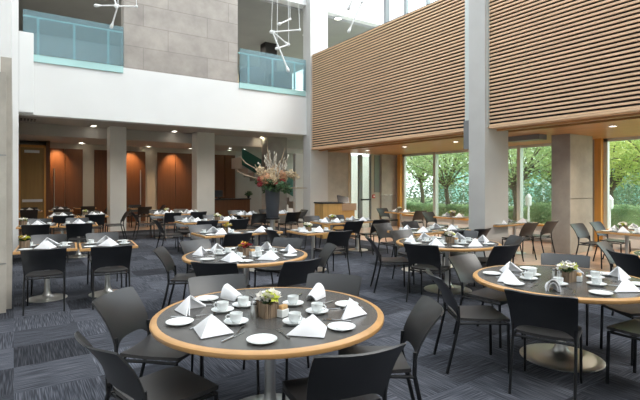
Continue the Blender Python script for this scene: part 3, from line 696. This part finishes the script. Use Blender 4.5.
a = sq(257, 215.3); tabs.append((a[0]-.1, a[1]+.1, 'the table left of the tall vase', 'square table behind the tall vase, left of pair', NF, None, ('left', 'right'))); tabs.append((a[0]+1.0, a[1]+.1, 'the table right of the tall vase', 'square table behind the tall vase, right of pair', ('far', 'right', 'near'), None, ()))
a = sq(341, 223); tabs.append((a[0]+.0, a[1], 'the left lectern table', 'square table in front of the wooden lectern, left of pair', ('near', 'far'), (CW, .1, .1), ('left',))); tabs.append((a[0]+.80, a[1], 'the right lectern table', 'square table in front of the glass door, right of pair', NF, None, ()))
a = sq(409, 212.5); tabs.append((a[0], a[1], 'the farthest window table', 'square table at the far left end of the windows', NF, (CW, .05, .1), ()))
a = sq(464, 217.5); tabs.append((a[0], a[1], 'the window table left of the pillar', 'square table by the windows just left of the large pillar', NF, (CW, .1, .1), ()))
a = sq(430, 233); tabs.append((a[0], a[1], 'the table behind the round pillar table', 'square table behind the round table, left part of pair', NF, None, ())); tabs.append((a[0]+.8, a[1], 'its right neighbour by the pillar', 'square table behind the round table, close to large pillar', NF, None, ()))
a = sq(512, 224.5); tabs.append((a[0]-.1, a[1], 'the window table right of the pillar', 'square table by the windows just right of the large pillar', ('near',), None, ('far',))); tabs.append((a[0]+.68, a[1], 'the window table with tall greens', 'square table by the windows with a chair pulled up', ('near',), (CY, -.25, .2), ('far',)))
tabs.append((9.7, 3.95, 'the right window table', 'square table by the right window, beyond the right round table', NF, (CW, .1, .1), ('left',)))
tabs.append((10.5, 3.95, 'the last window table', 'square table at the right frame edge by the window', NF, None, ('right',)))
for i, (x, y, where, look, sides, fl, extra) in enumerate(tabs):
    square_table(x, y, where, look, sides, fl, 100+i, extra, rot=(-5, -5, -5, -5, -4, -4, -3, -3)[i] if i < 8 else 0)
# ---- dark tables in the back zone
for i, (px, d) in enumerate(((142, 17.6), (86, 17.9))):
    p = Wp(px, d); square_table(p.x, p.y+.4, ('the bare back table', 'the bare table by the rust doors')[i], ('bare square table in dim back zone right of first pillar', 'bare square table in dim back zone left of first pillar')[i], ('near', 'far', 'left', 'right'), None, 300+i, (), sett=False)
# ---- dark table with the tall floral vase
p = Wp(272.5, 12.9); VX, VY = p.x, p.y
t = thing('pedestal_table', 'small dark round pedestal stand carrying the tall flower vase', 'table', (VX, VY, 0))
MB().lathe([(.001, .67), (.20, .67), (.21, .68), (.21, .71), (.001, .715)], 32).build('tabletop', M_dark, t)
MB().lathe(base_prof(.3, .075, .67), 28).build('pedestal', M_steel, t)
for i, (ax, ay, rz, dsc) in enumerate(((-.62, .0, -PI/2, 'left'),)):
    P_chair.put((VX+ax*1.15, VY+ay*1.15, 0), rz, 'black moulded chair on the %s side of the tall vase table' % dsc, 'chair', 'chairs at the vase table')
vz = thing('tall_vase', 'tall tapered charcoal vase standing on the dark pedestal table', 'vase', (VX, VY, .715))
MB().lathe([(.001, 0), (.165, 0), (.17, .02), (.20, .45), (.215, .80), (.225, .82), (.205, .82), (.19, .45), (.001, .40)], 32).build('body', M_vase, vz)
ft = thing('flower_arrangement', 'large arrangement of dried plumes, peach blooms and dark foliage in tall vase', 'flowers', (VX, VY, .715+.55))
rnd = random.Random(5)
g_ = MB(); st = MB(); pl = MB(); bf = MB(); rd = MB(); bud = MB()
for k in range(30):
    a = rnd.random()*2*PI; r_ = rnd.uniform(.1, .48); z = rnd.uniform(.22, .50)
    st.tube([(0, 0, 0), (r_*.3*cos(a), r_*.3*sin(a), .3), (r_*cos(a), r_*sin(a), z)], .006, 5)
    c = Vector((r_*cos(a), r_*sin(a), z)); leaves(g_, c, (.14, .14, .10), 34, .055, rnd)
def ball(mb, c, r, n, s, fl=1): leaves(mb, c, (r, r, r*fl), n, s, rnd)
for k in range(20):
    a = rnd.random()*2*PI; r_ = rnd.uniform(.0, .45); z = rnd.uniform(.50, .78)
    c = Vector((r_*cos(a), r_*sin(a), z)); ball(pl if k % 2 else bf, c, .15, 170, .035)
    st.tube([(0, 0, .1), c], .005, 5)
for k in range(13):
    a = rnd.random()*2*PI; r_ = rnd.uniform(.25, .42); z = rnd.uniform(.38, .55); ball(rd, Vector((r_*cos(a), r_*sin(a), z)), .07, 60, .028)
for k in range(4): ball(bf, Vector(tuple(x*(.50+.05*k) for x in (cos(-YAW), sin(-YAW), 0)))+Vector((0, 0, .70-.03*k)), .12, 90, .035)
for k in range(15):
    a = rnd.uniform(0, 2*PI); r_ = rnd.uniform(.08, .50); h = rnd.uniform(.95, 1.42)*(1-.2*r_)
    e = Vector((r_*cos(a), r_*sin(a), h)); st.tube([(0, 0, .2), (r_*.5*cos(a), r_*.5*sin(a), h*.6), e], .006, 5)
    for q in range(11):
        f = .55+.045*q; c = Vector((r_*f*cos(a)+rnd.uniform(-.03, .03), r_*f*sin(a)+rnd.uniform(-.03, .03), h*f))
        M = Matrix.Translation(c) @ Matrix.Rotation(rnd.uniform(-.7, .7), 4, 'X') @ Matrix.Rotation(rnd.uniform(-.7, .7), 4, 'Y')
        bud.lathe([(.002, -.05), (.015, -.02), (.017, .01), (.002, .05)], 7, M=M)
    bud.build('bud_spray', F_pale, ft); bud = MB()
def vdir(l, z): return Vector((RV[0]*l, RV[1]*l, z))
for (l, z) in ((-.95, 1.22), (-1.02, .78), (.35, 1.42), (.98, .28), (-.15, 1.48), (-.5, .95), (.12, 1.3)):
    st.tube([(0, 0, .3), vdir(l*.45, .3+(z-.3)*.55), vdir(l*.8, .3+(z-.3)*.75), vdir(l, z)], .01, 5, rr=[.016, .014, .012, .008])
g_.build('foliage', F_leafd, ft, smooth=False); st.build('twigs', F_twig, ft); pl.build('peach_plumes', F_peach, ft, smooth=False); bf.build('buff_plumes', F_buff, ft, smooth=False)
rd.build('red_blooms', F_red, ft, smooth=False)
# ---- lectern with screen
p = G(337, 206, 1.08); p = Wp(329, 14.3)
lc = thing('lectern_desk', 'maple host stand with dark top in front of pale wall', 'desk', (p.x, p.y, 0), -.12)
MB().box(-.36, .30, -.3, .3, 0, 1.06).build('tall_cabinet', M_lect, lc, smooth=False, bevel=.006)
MB().box(-.38, .31, -.32, .32, 1.06, 1.10).build('dark_top', M_dark, lc, smooth=False)
MB().box(.30, .78, -.26, .25, 0, .84).build('low_cabinet', M_lect, lc, smooth=False, bevel=.006)
MB().box(.30, .82, -.31, -.27, .84, 1.06).build('screen_panel', mat('tan_panel', (.42, .28, .18), .5, noise=(3, .05, one)), lc, smooth=False)
mo = thing('touch_monitor', 'dark tilted touch monitor standing on the host stand', 'monitor', (p.x+.52*cos(-.12), p.y+.52*sin(-.12)-.02, .84), -.1)
MB().lathe([(.09, 0), (.09, .02), (.03, .04), (.03, .20), (.0, .20)], 16).build('stand', M_dark, mo)
MB().box(-.20, .20, -.02, .02, -.15, .15, M=Matrix.Translation((0, .03, .32)) @ Matrix.Rotation(R(-38), 4, 'X') @ Matrix.Rotation(R(12), 4, 'Y')).build('screen', M_dark, mo, smooth=False, bevel=.01)
# ---- bar counter and monitor, plant
bx0, bx1 = XatY(214, 19.2), XatY(250, 19.2)
t = thing('service_counter', 'dark service counter right of the middle pillar', 'counter', (bx0, 19.2, 0))
MB().box(0, bx1-bx0, 0, .6, 0, .98).build('cabinet', M_panel, t, smooth=False); MB().box(-.03, bx1-bx0+.03, -.06, .63, .98, 1.03).build('countertop', M_dark, t, smooth=False)
t = thing('till_screen', 'dark till screen on the service counter beside the pillar', 'monitor', (XatY(218.5, 19.4), 19.4, 1.03), .1)
MB().lathe([(.1, 0), (.1, .02), (.03, .04), (.03, .12), (0, .12)], 14).build('stand', M_dark, t); MB().box(-.2, .2, -.02, .02, .08, .38).build('screen', M_dark, t, smooth=False, bevel=.01)
t = thing('potted_plant', 'small dark leafy plant on the service counter end', 'plant', (XatY(248.5, 19.35), 19.35, 1.03))
MB().lathe([(.05, 0), (.07, .12), (.0, .12)], 14).build('pot', M_dark, t); m_ = MB(); leaves(m_, (0, 0, .22), (.2, .15, .12), 120, .06, random.Random(2)); m_.build('leaves', F_leafd, t, smooth=False)
# ---- stair with teal glass balustrade, descending to the right
sy = 18.9; sx0, sx1 = XatY(243, sy), XatY(308, sy); nst = 15
st_ = MB(); 
for k in range(nst):
    z1 = 2.9-k*2.9/nst*1.0; xx = sx0+(sx1-sx0+1.2)*k/nst; st_.box(xx, xx+(sx1-sx0+1.2)/nst, sy+.15, sy+1.3, z1-.50, z1-.0)
struct(st_.build('staircase', M_ceil, None, smooth=False)); 
g = struct(bpy.data.objects.new('stair_balustrade', None)); COL.objects.link(g)
Lx = sx1-sx0+1.2
MB().add([(sx0, sy+.1, 2.55), (sx0+Lx, sy+.1, -.0), (sx0+Lx, sy+.1, 1.0), (sx0, sy+.1, 3.3), (sx0, sy+.13, 2.55), (sx0+Lx, sy+.13, 0), (sx0+Lx, sy+.13, 1.0), (sx0, sy+.13, 3.3)],
    [(0, 1, 2, 3), (7, 6, 5, 4), (0, 4, 5, 1), (3, 2, 6, 7), (1, 5, 6, 2), (0, 3, 7, 4)]).build('glass', M_teal, g, smooth=False)
MB().tube([(sx0+1, sy+.03, 2.72), (sx0+Lx, sy+.03, 1.02)], .03).build('handrail', M_dark, g)
# ---- seats behind the upper balustrade
for i, px in enumerate((255, 284)):
    x = XatY(px, 14.9); t = thing('lounge_chair', ('dark rounded lounge chair behind upper glass, left one', 'dark rounded lounge chair behind upper glass, by the tall pillar')[i], 'chair', (x, 14.9, 4.6), 0, 'upper level lounge chairs')
    MB().shell(lambda u, v: (.42*sin(u*1.9), .3-.38*cos(u*1.9), .42+.85*v-.12*abs(u)*v), 14, 6, .08).build('backrest', M_bag, t)
    MB().lathe([(.36, .40), (.38, .46), (.36, .56), (0, .58)], 20).build('seat', M_bag, t); MB().lathe([(.26, 0), (.26, .02), (.03, .05), (.03, .42)], 16).build('base', M_leg, t)
# ---- hanging rod chandeliers
def chandelier(px, d, z, rods, wires, desc, ztop=8.9):
    c = Wp(px, d); t = thing('rod_chandelier', desc, 'chandelier', (c.x, c.y, z), 0, 'white rod chandeliers')
    def P(l, h, dp=0): return Vector((RV[0]*l+DV[0]*dp, RV[1]*l+DV[1]*dp, h))
    for (a, b) in rods:
        A, B = P(*a), P(*b); MB().tube([A, B], .013, 8).build('rod', M_bulb, t)
        dr = (B-A).normalized(); q = dr.to_track_quat('Z', 'Y').to_matrix().to_4x4()
        MB().lathe([(.002, -.10), (.012, -.08), (.026, -.02), (.03, .01), (.02, .03), (.001, .04)], 14, M=Matrix.Translation(B) @ q).build('bulb', M_bulb, t)
        MB().lathe([(.001, -.025), (.02, -.015), (.025, 0), (.02, .015), (.001, .025)], 12, M=Matrix.Translation(A) @ q).build('joint', M_bulb, t)
    for (a, top) in wires: MB().tube([P(*a), P(top[0], ztop-z, top[1] if len(top) > 1 else 0)], .005, 5).build('wire', M_bulb, t)
def pz(py, d): return H+(HY-py)*d/F
D1 = 8.0; k1 = D1/F
def q1(px, py, pc, dp=0): return ((px-pc)*k1, (HY-py)*k1, dp)
c0 = 118
chandelier(c0, D1, H, [(q1(118, 5.5, c0), q1(100.5, 9, c0, -.15)), (q1(118, 5.5, c0), q1(109, 24.5, c0, .1)), (q1(132, 2, c0, .2), q1(116, 6, c0)), (q1(113, -8, c0), q1(119, 9, c0, -.1))], [(q1(118, 5.5, c0), (0, 0)), (q1(132, 2, c0, .2), (.1, .1))], 'white rod chandelier hanging at upper left before the balcony')
c0 = 271.5
chandelier(c0, D1, H, [(q1(273, 33, c0), q1(288, 70, c0)), (q1(299, 24, c0, .3), q1(271.5, 32, c0)), (q1(289, 13, c0, .3), q1(280, 26, c0, -.1)), (q1(273, 32, c0), q1(287, 41, c0, .2)), (q1(288, 41, c0, .2), q1(277, 48.5, c0, 0))],
    [(q1(271.5, 32, c0), (.12, 0)), (q1(299, 24, c0, .3), (.3, .2)), (q1(289, 13, c0, .3), (.28, 0)), (q1(288, 41, c0, .2), (.24, .1)), (q1(277, 48, c0), (.15, -.1))], 'white rod chandelier hanging in front of the middle glass balustrade')
c0 = 350
chandelier(c0, D1, H, [(q1(362, 2, c0), q1(349, 31, c0)), (q1(355, -6, c0), q1(349, 6, c0, .1))], [(q1(362, 2, c0), (.2, 0)), (q1(349, 6, c0, .1), (.05, 0))], 'white rod chandelier hanging before the slatted screen top')
